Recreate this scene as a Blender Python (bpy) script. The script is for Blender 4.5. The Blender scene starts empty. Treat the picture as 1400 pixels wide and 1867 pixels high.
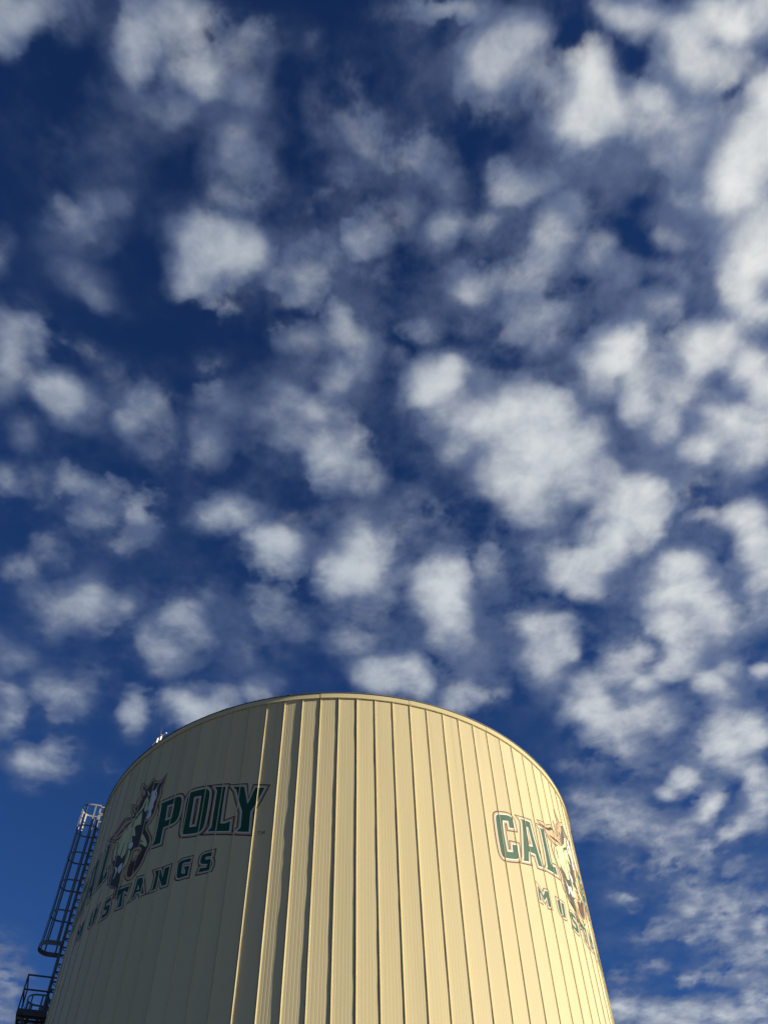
import bpy, bmesh, math, random, json
import numpy as np
from mathutils import Vector, Matrix
from mathutils.geometry import tessellate_polygon

C = bpy.context.scene
COL = C.collection
PI = math.pi
rad = math.radians

# ------------------------------------------------------------------ camera
EYE = 1.6
cam_d = bpy.data.cameras.new('camera')
cam = bpy.data.objects.new('camera', cam_d); COL.objects.link(cam)
cr = Vector((0.99921, 0.03284, -0.02232)); cu = Vector((0.03971, -0.82642, 0.56165)); cf = Vector((0, 0.56209, 0.82707))
m = Matrix((cr, cu, -cf)).transposed().to_4x4(); m.translation = (0, 0, EYE)
cam.matrix_world = m
cam_d.sensor_fit = 'VERTICAL'; cam_d.sensor_height = 24.0
cam_d.lens = 24.0 * 1620 / 1867
cam_d.clip_start = 0.1; cam_d.clip_end = 60000
C.camera = cam

# ------------------------------------------------------------------ sky, sun, exposure
SUN_EL, SUN_AZ = rad(19), rad(101.6)      # azimuth clockwise from +Y
w = bpy.data.worlds.new('World'); C.world = w; w.use_nodes = True
nt = w.node_tree; nt.nodes.clear()
sky = nt.nodes.new('ShaderNodeTexSky'); sky.sky_type = 'NISHITA'; sky.sun_disc = False
sky.sun_elevation = SUN_EL; sky.sun_rotation = SUN_AZ
sky.air_density = 1.0; sky.dust_density = 0.3; sky.ozone_density = 3.0; sky.altitude = 100
tint = nt.nodes.new('ShaderNodeMix'); tint.data_type = 'RGBA'; tint.blend_type = 'MULTIPLY'; tint.inputs[0].default_value = 1
# deeper blue overhead, paler lower down
wtc = nt.nodes.new('ShaderNodeTexCoord'); wsx = nt.nodes.new('ShaderNodeSeparateXYZ'); nt.links.new(wtc.outputs['Generated'], wsx.inputs[0])
wmr = nt.nodes.new('ShaderNodeMapRange'); wmr.inputs[1].default_value = 0.45; wmr.inputs[2].default_value = 0.97; nt.links.new(wsx.outputs[2], wmr.inputs[0])
wmx = nt.nodes.new('ShaderNodeMix'); wmx.data_type = 'RGBA'; nt.links.new(wmr.outputs[0], wmx.inputs[0])
wmx.inputs[6].default_value = (0.245, 0.46, 0.82, 1); wmx.inputs[7].default_value = (0.125, 0.25, 0.49, 1)
nt.links.new(wmx.outputs[2], tint.inputs[7])
bg = nt.nodes.new('ShaderNodeBackground'); bg.inputs[1].default_value = 0.05
wo = nt.nodes.new('ShaderNodeOutputWorld')
nt.links.new(sky.outputs[0], tint.inputs[6]); nt.links.new(tint.outputs[2], bg.inputs[0]); nt.links.new(bg.outputs[0], wo.inputs[0])
sd = bpy.data.lights.new('sun', 'SUN'); sd.energy = 5.0; sd.angle = rad(0.5); sd.color = (1.0, 0.91, 0.72)
sun = bpy.data.objects.new('sun', sd); COL.objects.link(sun)
SUNV = Vector((math.sin(SUN_AZ) * math.cos(SUN_EL), math.cos(SUN_AZ) * math.cos(SUN_EL), math.sin(SUN_EL)))
sun.rotation_euler = SUNV.to_track_quat('Z', 'Y').to_euler()
sun.location = SUNV * 60
C.view_settings.view_transform = 'Standard'; C.view_settings.look = 'None'
C.view_settings.exposure = 1.20; C.view_settings.gamma = 1.0

# ------------------------------------------------------------------ helpers
def tag(o, label=None, cat=None, group=None, kind=None):
    if label: o['label'] = label
    if cat: o['category'] = cat
    if group: o['group'] = group
    if kind: o['kind'] = kind
    return o

def empty(name, loc):
    o = bpy.data.objects.new(name, None); COL.objects.link(o); o.location = loc
    return o

def link_bm(name, bm, mats, parent=None, smooth=False):
    if not isinstance(mats, (list, tuple)): mats = [mats]
    me = bpy.data.meshes.new(name); 
    if smooth:
        for f in bm.faces: f.smooth = True
    bm.to_mesh(me); bm.free()
    for mm in mats: me.materials.append(mm)
    o = bpy.data.objects.new(name, me); COL.objects.link(o)
    if parent is not None:
        o.parent = parent
        top = parent; off = Vector()
        while top is not None: off += top.location; top = top.parent
        me.transform(Matrix.Translation(-off))
    return o

def bar(bm, p0, p1, wa, wb, side):
    """rectangular bar from p0 to p1; wa along 'side', wb along the other normal"""
    p0, p1 = Vector(p0), Vector(p1); d = (p1 - p0).normalized()
    s = Vector(side); s = (s - d * s.dot(d)).normalized(); t = d.cross(s)
    vs = []
    for p in (p0, p1):
        for a, b in ((-1, -1), (1, -1), (1, 1), (-1, 1)):
            vs.append(bm.verts.new(p + s * a * wa / 2 + t * b * wb / 2))
    for q in ((0, 1, 5, 4), (1, 2, 6, 5), (2, 3, 7, 6), (3, 0, 4, 7), (3, 2, 1, 0), (4, 5, 6, 7)):
        bm.faces.new([vs[i] for i in q])

def tube(bm, pts, r, n=8, caps=True):
    pts = [Vector(p) for p in pts]; rings = []
    up = Vector((0, 0, 1))
    for i, p in enumerate(pts):
        d = (pts[min(i + 1, len(pts) - 1)] - pts[max(i - 1, 0)]).normalized()
        s = d.cross(up)
        if s.length < 1e-3: s = d.cross(Vector((1, 0, 0)))
        s.normalize(); t = d.cross(s)
        rr = r[i] if isinstance(r, (list, tuple)) else r
        rings.append([bm.verts.new(p + (s * math.cos(2 * PI * k / n) + t * math.sin(2 * PI * k / n)) * rr) for k in range(n)])
    for a, b in zip(rings, rings[1:]):
        for k in range(n):
            bm.faces.new((a[k], a[(k + 1) % n], b[(k + 1) % n], b[k]))
    if caps:
        bm.faces.new(rings[0][::-1]); bm.faces.new(rings[-1])

def strap(bm, pts, h, th, closed=False, up=Vector((0, 0, 1))):
    """flat band of height h (vertical) and thickness th that follows pts"""
    pts = [Vector(p) for p in pts]; n = len(pts); R = []
    for i, p in enumerate(pts):
        d = pts[min(i + 1, n - 1)] - pts[max(i - 1, 0)]; d.z = 0; d.normalize()
        s = d.cross(up)
        R.append([bm.verts.new(p + s * a * th / 2 + up * b * h / 2) for a, b in ((-1, -1), (1, -1), (1, 1), (-1, 1))])
    for a, b in zip(R, R[1:]):
        for k in range(4): bm.faces.new((a[k], a[(k + 1) % 4], b[(k + 1) % 4], b[k]))
    bm.faces.new(R[0][::-1]); bm.faces.new(R[-1])

# ------------------------------------------------------------------ materials
def mat(name, base, rough=0.5, metal=0.0, spec=0.5, dif_rough=0.0, noise=None, bump=None, streak=None):
    mm = bpy.data.materials.new(name); mm.use_nodes = True
    nt = mm.node_tree; b = nt.nodes['Principled BSDF']
    b.inputs['Base Color'].default_value = (*base, 1); b.inputs['Roughness'].default_value = rough
    b.inputs['Metallic'].default_value = metal; b.inputs['Specular IOR Level'].default_value = spec
    if 'Diffuse Roughness' in b.inputs: b.inputs['Diffuse Roughness'].default_value = dif_rough
    tc = nt.nodes.new('ShaderNodeTexCoord')
    if noise:
        scale, amt = noise
        mp = nt.nodes.new('ShaderNodeMapping'); mp.inputs['Scale'].default_value = scale
        nz = nt.nodes.new('ShaderNodeTexNoise'); nz.inputs['Scale'].default_value = 1; nz.inputs['Detail'].default_value = 7
        nz.inputs['Roughness'].default_value = 0.62
        mr = nt.nodes.new('ShaderNodeMapRange'); mr.inputs[1].default_value = 0.3; mr.inputs[2].default_value = 0.7
        mr.inputs[3].default_value = 1 - amt; mr.inputs[4].default_value = 1 + amt * 0.6
        mx = nt.nodes.new('ShaderNodeMix'); mx.data_type = 'RGBA'; mx.blend_type = 'MULTIPLY'; mx.inputs[0].default_value = 1
        mx.inputs[6].default_value = (*base, 1)
        nt.links.new(tc.outputs['Object'], mp.inputs[0]); nt.links.new(mp.outputs[0], nz.inputs['Vector'])
        nt.links.new(nz.outputs[0], mr.inputs[0]); nt.links.new(mr.outputs[0], mx.inputs[7])
        nt.links.new(mx.outputs[2], b.inputs['Base Color'])
        mr2 = nt.nodes.new('ShaderNodeMapRange'); mr2.inputs[3].default_value = max(rough - .1, .05); mr2.inputs[4].default_value = min(rough + .12, 1)
        nt.links.new(nz.outputs[0], mr2.inputs[0]); nt.links.new(mr2.outputs[0], b.inputs['Roughness'])
    if bump:
        scale, st, dist = bump
        mp = nt.nodes.new('ShaderNodeMapping'); mp.inputs['Scale'].default_value = scale
        nz = nt.nodes.new('ShaderNodeTexNoise'); nz.inputs['Scale'].default_value = 1; nz.inputs['Detail'].default_value = 3
        bp = nt.nodes.new('ShaderNodeBump'); bp.inputs['Strength'].default_value = st; bp.inputs['Distance'].default_value = dist
        nt.links.new(tc.outputs['Object'], mp.inputs[0]); nt.links.new(mp.outputs[0], nz.inputs['Vector'])
        nt.links.new(nz.outputs[0], bp.inputs['Height']); nt.links.new(bp.outputs[0], b.inputs['Normal'])
    return mm

CREAM = (0.71, 0.615, 0.375)
M_wall = mat('cream_painted_metal', CREAM, 0.62, spec=0.15, dif_rough=1.0, noise=((1.3, 1.3, 0.10), 0.05), bump=((2.2, 2.2, 0.55), 0.08, 0.02))
M_fascia = mat('cream_trim_metal', (0.69, 0.61, 0.37), 0.6, spec=0.15, dif_rough=1.0, noise=((0.8, 0.8, 3.0), 0.07))
M_edge = mat('dark_roof_edge', (0.10, 0.075, 0.055), 0.8, noise=((6, 6, 6), 0.4))
M_roof = mat('pale_roof_coating', (0.55, 0.53, 0.47), 0.8, noise=((0.6, 0.6, 0.6), 0.15))
M_steel = mat('galvanised_steel', (0.165, 0.163, 0.15), 0.5, spec=0.3, noise=((9, 9, 9), 0.25))
M_dsteel = mat('dark_weathered_steel', (0.075, 0.072, 0.065), 0.6, spec=0.3, noise=((7, 7, 7), 0.3))
M_wsteel = mat('white_painted_steel', (0.50, 0.49, 0.46), 0.45, noise=((8, 8, 8), 0.08))
PAINT = {
    'green': (0.022, 0.10, 0.052), 'white': (0.80, 0.80, 0.74), 'tan': (0.60, 0.42, 0.245), 'gold': (0.66, 0.46, 0.27),
    'dark': (0.085, 0.082, 0.065), 'line': (0.045, 0.027, 0.018), 'mane': (0.11, 0.095, 0.07), 'cream': (0.76, 0.76, 0.40), 'brown': (0.14, 0.07, 0.05)}
M_paint = {k: mat('painted_' + k, v, 0.6, spec=0.15, dif_rough=0.8, noise=((2, 2, 2), 0.08)) for k, v in PAINT.items()}
M_ground = mat('dark_earth', (0.034, 0.031, 0.027), 0.9, noise=((0.7, 0.7, 0.7), 0.25), bump=((40, 40, 40), 0.4, 0.01))
M_conc = mat('concrete', (0.22, 0.215, 0.20), 0.85, noise=((1.2, 1.2, 1.2), 0.2))

# ------------------------------------------------------------------ sky with clouds
# A broken altocumulus layer 2.6 km up.  Its thickness is worked out at each vertex
# from puffs of cloud stirred by turbulence; puffs are given on the layer in
# thousandths of its height: centre, two half axes, thickness in percent, 1 = thin veil.
PUFFS = """-334 72 59 -16 4 27 80 0,-357 97 27 1 -5 19 50 0,-293 83 27 1 -4 19 35 0,-222 92 30 1 -7 36 75 0,-227 119 24 5 -9 24 70 0,-186 86 43 2 -5 29 65 0,-165 126 35 13 -16 28 70 0,-154 144 22 1 -3 21 60 0,-118 153 23 9 -11 22 50 0,-130 117 38 1 -4 30 45 0,-216 165 40 16 -17 29 30 0,-194 171 27 -12 7 16 30 0,-112 98 34 13 -14 27 25 0,-327 201 29 1 -5 22 22 0,-276 206 23 1 -6 28 22 0,-277 184 23 1 -3 16 15 0,-42 113 25 1 -1 17 22 0,-22 146 22 1 -1 18 35 0,-41 177 23 1 -2 27 40 0,-10 197 28 20 -16 20 55 0,9 222 20 12 -11 17 40 0,-30 238 30 1 -1 20 22 0,-141 200 26 1 -3 25 40 0,-139 234 18 38 -33 16 50 0,-160 253 21 1 -2 18 45 0,-114 218 23 1 -4 34 25 0,-289 257 31 13 -14 24 30 0,-327 276 23 16 -16 19 55 0,-316 298 24 1 -4 18 35 0,-334 255 15 1 -3 15 30 0,-335 341 24 17 -13 16 35 0,-320 358 16 18 -13 12 40 0,-360 290 24 1 -6 24 15 0,-177 313 51 2 -6 45 85 0,-202 296 24 1 -3 22 75 0,-212 340 28 1 -5 29 70 0,-150 323 31 1 -4 29 75 0,-181 367 37 16 -12 25 45 0,-179 285 33 1 -3 18 70 0,-80 345 31 -23 18 26 50 0,-88 358 25 1 -2 26 50 0,-65 314 28 12 -10 23 35 0,-116 350 19 1 -2 16 40 0,-99 377 19 1 -2 17 40 0,-38 328 25 1 -1 19 25 0,13 293 35 -11 8 23 45 0,-9 304 23 9 -7 17 50 0,-1 342 25 1 -1 23 25 0,-71 271 25 -18 11 14 30 0,-420 306 15 1 -8 28 40 0,74 84 32 -4 2 12 50 0,106 82 27 1 0 14 50 0,36 82 32 1 0 12 30 0,132 134 34 1 1 33 80 0,156 113 27 14 -14 23 80 0,177 143 34 1 2 26 60 0,193 164 28 1 2 21 55 0,131 178 27 10 -7 20 40 0,108 156 23 1 1 26 30 0,231 150 34 1 3 34 85 0,224 195 35 1 3 30 90 0,252 182 40 1 4 32 75 0,239 171 32 1 3 29 80 0,296 171 26 1 3 19 85 0,276 194 39 -5 8 24 65 0,321 185 31 -10 14 26 60 0,273 100 33 1 3 22 80 0,247 87 22 1 2 19 60 0,325 139 28 1 4 28 90 0,316 114 25 1 4 25 85 0,346 100 30 -16 17 21 90 0,370 111 22 -18 17 16 80 0,350 150 31 -17 18 23 70 0,395 97 22 1 5 24 80 0,381 136 22 1 4 20 50 0,56 224 28 11 -11 29 45 0,80 248 23 9 -7 19 35 0,38 229 24 1 0 23 30 0,146 259 23 9 -8 23 75 0,173 257 25 -13 10 16 50 0,193 246 22 -7 6 14 30 0,74 304 19 12 -14 24 55 0,92 296 18 -10 8 14 40 0,123 297 23 -7 6 15 40 0,204 312 31 18 -16 32 65 0,194 343 38 2 2 36 55 0,255 327 19 4 -2 28 55 0,112 366 29 1 1 27 60 0,157 361 38 2 2 33 45 0,226 277 24 9 -5 17 40 0,179 416 45 -7 9 42 60 0,160 429 26 1 1 28 50 0,211 404 39 2 3 42 40 0,237 271 24 1 3 30 20 0,327 223 47 2 5 34 40 0,359 202 32 -18 23 29 45 0,338 318 25 1 3 19 50 0,283 353 25 1 3 23 30 0,408 232 41 18 -17 56 100 0,401 272 37 1 6 30 95 0,420 189 35 1 9 44 90 0,359 276 37 8 0 15 50 0,443 328 57 2 12 57 95 0,425 366 35 1 9 47 95 0,452 407 39 2 7 35 90 0,332 409 33 1 4 31 55 0,354 363 32 1 4 26 30 0,-426 397 30 24 -24 29 60 0,-446 439 33 1 -12 43 65 0,-458 468 27 1 -10 37 50 0,-400 412 19 1 -6 25 50 0,-396 478 25 25 -22 25 85 0,-385 501 27 1 -6 27 70 0,-362 510 27 1 -7 31 40 0,-447 529 24 1 -8 32 40 0,-355 428 29 23 -12 15 40 0,-337 440 20 15 -8 11 35 0,-319 466 27 1 -4 22 35 0,-288 498 27 13 -18 35 60 0,-311 527 24 1 -5 28 55 0,-273 529 21 1 -7 40 45 0,-287 569 28 1 -5 29 35 0,-332 496 20 1 -5 23 30 0,-209 493 24 1 -2 14 40 0,-203 453 19 -10 6 16 25 0,-188 517 16 12 -11 16 35 0,-222 563 27 7 -12 40 50 0,-228 531 17 1 -4 24 35 0,-90 426 32 1 -2 28 60 0,-93 418 16 1 -2 18 50 0,-47 413 26 1 -3 42 50 0,-31 428 30 13 -11 26 45 0,-58 478 27 1 -2 30 55 0,-22 443 33 1 -2 51 35 0,-87 462 27 1 -2 22 35 0,-118 505 33 -12 7 29 55 0,-77 515 34 2 -2 27 60 0,-148 535 31 -11 6 26 40 0,-101 553 42 2 -3 32 50 0,-65 531 28 1 -2 24 55 0,-138 567 35 2 -3 24 35 0,-61 587 33 -20 17 41 80 0,-39 564 25 1 -2 37 70 0,-77 612 22 1 -2 30 65 0,-20 623 27 13 -10 28 60 0,-34 605 36 2 -2 34 50 0,51 421 27 6 -4 22 50 0,24 463 15 1 0 16 45 0,74 491 39 -6 6 36 85 0,57 490 27 1 0 34 80 0,84 480 24 1 0 26 80 0,54 513 21 1 0 15 70 0,117 420 23 1 0 18 30 0,129 486 27 1 0 15 30 0,173 549 78 11 -2 60 90 0,116 547 56 3 1 52 85 0,96 586 32 1 0 25 70 0,204 543 42 2 4 56 85 0,198 616 67 31 -13 52 95 0,226 600 65 3 4 51 80 0,177 641 51 2 2 44 85 0,253 585 36 34 -25 37 75 0,205 677 45 2 3 45 80 0,266 645 57 -9 9 39 85 0,301 629 34 23 -10 26 60 0,287 637 29 1 3 26 60 0,213 520 40 18 -7 25 80 0,335 675 47 -26 19 38 95 0,366 676 34 2 5 36 90 0,318 719 42 -30 24 42 95 0,300 766 34 -39 26 35 90 0,272 794 46 -8 10 45 95 0,290 825 40 2 3 31 70 0,246 763 39 2 4 49 50 0,356 721 23 -32 32 35 80 0,292 456 28 -26 24 28 95 0,300 442 30 1 3 25 95 0,269 499 34 2 4 38 60 0,270 470 30 1 3 26 70 0,334 495 41 2 6 46 70 0,325 532 32 1 4 32 80 0,359 550 32 1 6 40 85 0,377 512 42 2 5 31 65 0,403 461 39 2 6 37 95 0,426 440 27 1 5 25 85 0,393 482 27 1 4 26 90 0,363 459 41 2 6 37 60 0,459 471 35 -13 15 28 75 0,449 492 28 1 5 27 75 0,480 509 31 1 10 47 90 0,449 562 43 -17 17 35 85 0,419 597 33 1 5 29 90 0,488 579 43 2 10 50 80 0,472 612 44 2 8 43 60 0,430 537 35 2 4 24 60 0,429 653 52 2 6 35 40 0,363 607 44 2 4 25 30 0,445 702 26 -11 9 19 55 0,402 669 30 1 4 27 35 0,510 729 36 -6 15 43 85 0,536 778 47 2 12 60 80 0,484 709 31 1 5 28 70 0,546 828 24 1 9 42 70 0,-494 601 21 1 -8 30 50 0,-460 611 25 1 -9 34 35 0,-461 654 26 1 -7 27 25 0,-407 613 21 18 -19 25 60 0,-370 628 34 9 -9 25 55 0,-393 667 24 22 -22 30 50 0,-336 678 27 -16 10 36 70 0,-364 709 26 1 -5 23 55 0,-318 643 37 -6 -1 26 35 0,-212 671 37 2 -5 34 75 0,-193 667 26 1 -3 27 60 0,-238 674 30 1 -5 36 30 0,-149 734 44 2 -5 46 100 0,-176 714 26 1 -4 33 70 0,-120 680 37 2 -2 20 50 0,-147 773 31 2 -2 20 40 0,-46 778 52 -15 9 56 100 0,-39 716 31 16 -14 39 75 0,-74 786 31 2 -3 51 70 0,-10 741 31 2 -2 48 60 0,-21 835 40 2 -2 53 50 0,-74 673 30 1 -1 18 30 0,-37 670 37 2 -1 18 30 0,75 680 42 21 -10 34 35 0,22 705 45 2 -1 37 30 0,91 805 33 -14 16 54 100 0,75 794 39 2 0 46 100 0,87 862 45 2 0 70 95 0,59 824 32 2 0 63 60 0,92 916 46 2 0 45 70 0,117 946 42 2 1 46 45 0,32 792 31 2 -1 30 50 0,99 846 32 2 1 64 90 0,145 773 27 -11 11 33 60 0,146 798 20 1 1 25 40 0,-504 750 29 1 -7 27 60 0,-460 728 26 1 -6 27 40 0,-465 704 22 1 -6 23 35 0,-459 823 44 13 -15 40 60 0,-499 810 31 2 -10 41 50 0,-424 809 27 15 -19 38 70 0,-393 831 32 -13 3 35 55 0,-491 858 36 2 -8 32 45 0,-425 851 40 2 -7 32 50 0,-305 857 34 2 -7 43 75 0,-329 905 46 -13 1 43 70 0,-360 892 28 2 -7 39 60 0,-296 901 29 2 -7 45 50 0,-344 943 33 2 -6 34 50 0,-266 812 28 15 -10 24 40 0,-166 843 40 22 -17 44 50 0,-154 887 37 2 -5 49 35 0,-179 811 32 2 -3 31 30 0,-218 905 25 1 -5 45 30 0,-218 939 25 1 -4 34 30 0,-57 914 35 30 -19 38 50 0,-33 915 31 17 -10 31 55 0,11 992 61 11 -4 47 85 0,-19 984 38 2 -2 42 80 0,41 1000 41 18 -8 40 80 0,24 969 34 2 -1 29 80 0,115 1040 39 2 1 44 70 0,145 1035 32 -15 10 35 45 0,102 1064 35 2 0 38 60 0,-562 926 29 9 -14 35 55 0,-576 897 16 1 -8 28 40 0,-609 1024 30 2 -17 62 60 0,-586 1001 25 1 -10 36 50 0,-628 1060 26 1 -14 51 50 0,-525 998 39 13 -16 45 60 0,-538 979 21 1 -7 30 50 0,-497 1006 35 -6 -3 30 50 0,-459 972 34 2 -8 35 35 0,-527 1041 34 2 -7 31 40 0,-411 1039 30 2 -9 47 85 0,-412 1060 26 1 -8 44 60 0,-323 1022 39 2 -6 37 80 0,-300 1041 48 3 -6 43 85 0,-263 1025 30 2 -5 34 75 0,-321 1065 44 2 -6 38 70 0,-209 1010 39 -12 2 30 50 0,-193 1023 26 1 -3 31 40 0,-579 1148 56 3 -13 51 70 0,-595 1154 36 2 -10 41 60 0,-552 1130 26 18 -18 37 55 0,-610 1195 32 2 -9 35 35 0,-474 1168 27 2 -5 25 25 0,-845 1846 68 5 -49 176 50 0,-852 1958 58 5 -25 93 40 0,240 907 41 21 -10 46 80 0,207 895 30 23 -13 33 65 0,268 942 24 -18 15 31 80 0,236 963 38 2 4 59 75 0,247 999 34 2 3 36 40 0,425 822 48 2 9 57 95 0,406 852 41 2 9 64 80 0,465 865 45 2 10 59 90 0,421 792 40 2 5 35 85 0,430 906 50 3 7 44 85 0,447 963 44 12 1 57 90 0,427 997 30 2 5 36 80 0,388 840 32 2 9 64 50 0,495 899 33 2 8 44 70 0,486 943 42 2 10 58 50 0,371 959 34 -16 15 39 80 0,406 1032 26 1 4 27 90 0,323 1077 46 3 7 71 90 0,315 1039 44 2 5 50 85 0,359 1005 50 -10 12 48 70 0,403 1081 54 3 8 64 70 0,374 1131 55 3 8 67 65 0,434 1108 39 -20 17 44 65 0,339 1142 46 3 6 54 55 0,397 1172 13 -45 31 26 50 0,501 1031 31 2 6 37 85 0,526 1002 26 1 7 36 65 0,524 1063 36 2 7 38 50 0,578 1005 24 1 4 22 85 0,528 901 50 3 9 44 40 0,557 881 25 1 9 44 60 0,560 1161 57 3 13 71 95 0,529 1193 33 2 10 56 70 0,581 1224 43 3 10 50 80 0,593 1143 37 2 11 54 90 0,623 1269 29 2 12 60 80 0,650 1330 30 2 13 63 75 0,504 1269 32 -7 10 37 85 0,475 1297 27 2 4 27 80 0,554 1339 33 19 -4 58 80 0,505 1248 29 2 5 32 70 0,628 1390 25 -26 22 40 65 0,608 1421 30 -17 11 28 75 0,654 1376 25 2 10 48 60 0,367 1328 69 41 -7 57 55 0,402 1376 60 4 7 56 60 0,323 1371 30 2 4 40 50 0,430 1362 51 17 1 46 60 0,326 1303 19 1 2 23 50 0,424 1316 24 2 3 23 50 0,477 1413 62 37 -5 53 60 0,537 1417 30 -49 34 52 55 0,569 1484 18 -50 30 35 55 0,509 1497 52 3 8 52 50 0,552 1570 22 -38 18 29 45 0,428 1509 31 2 4 35 30 0,328 1223 57 18 -1 42 35 0,435 1607 30 2 3 22 65 0,453 1627 33 2 3 28 40 0,571 1626 51 -13 15 56 60 0,572 1663 22 2 5 29 70 0,647 1631 51 18 5 56 65 0,651 1707 67 5 15 80 60 0,722 1732 27 -18 17 42 75 0,717 1654 44 3 12 58 50 0,531 1718 38 -24 13 38 50 0,503 1756 34 2 6 41 40 0,601 1743 68 5 10 61 45 0,708 1832 58 4 12 65 55 0,750 1814 46 3 18 86 55 0,618 1648 55 4 14 77 40 0,528 1862 35 3 5 33 45 0,609 1933 30 2 5 34 60 0,665 1915 60 4 10 56 45 0,753 1944 60 5 14 69 50 0,475 1901 35 3 7 56 30 0,479 2038 62 5 10 85 75 0,569 2069 75 6 10 74 70 0,642 2063 62 5 12 74 75 0,717 2069 62 5 14 74 80 0,790 2039 50 4 20 98 75 0,681 2152 191 15 17 103 70 0,646 1541 53 4 9 45 30 0,434 1244 57 3 8 58 30 0,346 270 140 5 22 137 40 1,307 911 216 11 21 212 36 1,52 706 129 6 -1 103 38 1,-24 285 134 5 -6 103 26 1,374 633 147 7 20 139 42 1,520 1038 150 8 49 275 42 1,-63 500 116 5 -8 122 30 1,-306 211 87 3 -15 67 20 1,-186 156 84 3 -9 57 32 1,-446 611 122 6 -23 94 26 1,-166 843 208 11 -16 158 32 1,-432 883 178 9 -30 142 26 1,139 394 130 5 4 103 36 1,-322 310 80 3 -17 75 22 1,538 1551 233 16 65 417 34 1,125 901 165 9 3 144 34 1,-338 130 88 3 -14 55 20 1,-207 556 105 5 -14 105 22 1,247 308 124 5 12 125 36 1,17 163 91 3 -2 74 18 1,183 109 138 5 4 59 30 1"""

def hash2(ix,iy,seed):
    h=(ix.astype(np.int64)*374761393+iy.astype(np.int64)*668265263+seed*1442695041)&0x7fffffff
    h=((h^(h>>13))*1274126177)&0x7fffffff
    h=((h^(h>>16))*1103515245)&0x7fffffff
    return (h^(h>>15))/0x7fffffff
def gnoise(x,y,seed):
    "2-D gradient noise, about -0.7..0.7"
    xi=np.floor(x);yi=np.floor(y);fx=x-xi;fy=y-yi
    u=fx**3*(fx*(fx*6-15)+10);v=fy**3*(fy*(fy*6-15)+10)
    def g(a,b):
        t=hash2(xi+a,yi+b,seed)*2*np.pi
        return np.cos(t)*(fx-a)+np.sin(t)*(fy-b)
    n0=g(0,0)*(1-u)+g(1,0)*u; n1=g(0,1)*(1-u)+g(1,1)*u
    return n0*(1-v)+n1*v
def fbm(x,y,seed,octv,gain=.5):
    s=0;a=1
    for k in range(octv):
        s=s+a*gnoise(x*2**k,y*2**k,seed+k*17);a*=gain
    return s
def sstep(a,b,x):
    t=np.clip((x-a)/(b-a),0,1)
    return t*t*(3-2*t)
def density(X,Y,B):
    """cloud thickness and body at layer coords (units of layer height). B rows: cx,cy,2x2,a,veil"""
    # ragged edges: the lookup point is stirred by turbulence of several sizes
    sx=fbm(X*30,Y*30,5,5,.56);sy=fbm(X*30,Y*30,12,5,.56)
    torn=np.clip(.55+1.6*fbm(X*7,Y*7,91,2),.1,1)      # some edges torn, some smooth
    ux=X+.015*fbm(X*10,Y*10,3,2);uy=Y+.015*fbm(X*10,Y*10,9,2)
    wx=ux+.0155*sx*torn;wy=uy+.0155*sy*torn
    T=np.zeros_like(X);Hh=np.zeros_like(X);G=np.zeros_like(X);V=np.zeros_like(X)
    gx=ux*.6+wx*.4;gy=uy*.6+wy*.4
    for cx,cy,a0,a1,b0,b1,a,veil in B:
        dx=wx-cx;dy=wy-cy
        r2=(a0*dx+a1*dy)**2+(b0*dx+b1*dy)**2
        if veil:
            m=r2<2.5
            V[m]+=a*(1-r2[m]/2.5)**1.5
            continue
        m=r2<5.0
        rr=r2[m]
        T[m]+=(a*np.clip(1-rr/2.0,0,1)**1.15)**3.2
        Hh[m]+=(a*(1-rr/5)**2)**2
        dx=gx[m]-cx;dy=gy[m]-cy
        rr=(a0*dx+a1*dy)**2+(b0*dx+b1*dy)**2
        G[m]+=(a*np.clip(1-rr/1.6,0,1)**1.1)**4.0
    D=T**(1/3.2);G=G**.25
    halo=np.sqrt(Hh)
    n=fbm(X*17,Y*17,31,5,.5)          # billows
    n2=fbm(X*48,Y*48,57,4,.55)
    D=D+(.46*n+.26*n2*torn)*np.clip(D*3.0,0,1)*np.clip(1.25-D,.2,1)
    # farther off the layer breaks up into finer ripples
    far=sstep(1.15,1.6,np.hypot(X,Y))
    D=D+far*(.62*fbm(X*26,Y*26,211,5,.6)+.04)*np.clip(D*3,.15,1)
    D=np.clip(D,0,1.4)
    D=D*(1-.75*torn+.75*torn*sstep(.10,.42,D))
    ridge=1-np.abs(fbm(X*20+3*sx*.02,Y*20,177,5,.55))*2.4
    wisp=np.clip(.50+1.05*fbm(X*11,Y*11,77,6,.52)+.22*ridge,0,1.4)
    veil=np.clip((.50*halo+.90*np.minimum(V,.6))*wisp,0,1)
    veil=.55*np.tanh(veil/.55)
    G=np.clip(G+.36*fbm(X*15,Y*15,131,4,.5)*np.clip(G*2,0,1),0,1.4)
    return D+veil*np.clip(1-D,0,1),G


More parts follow.
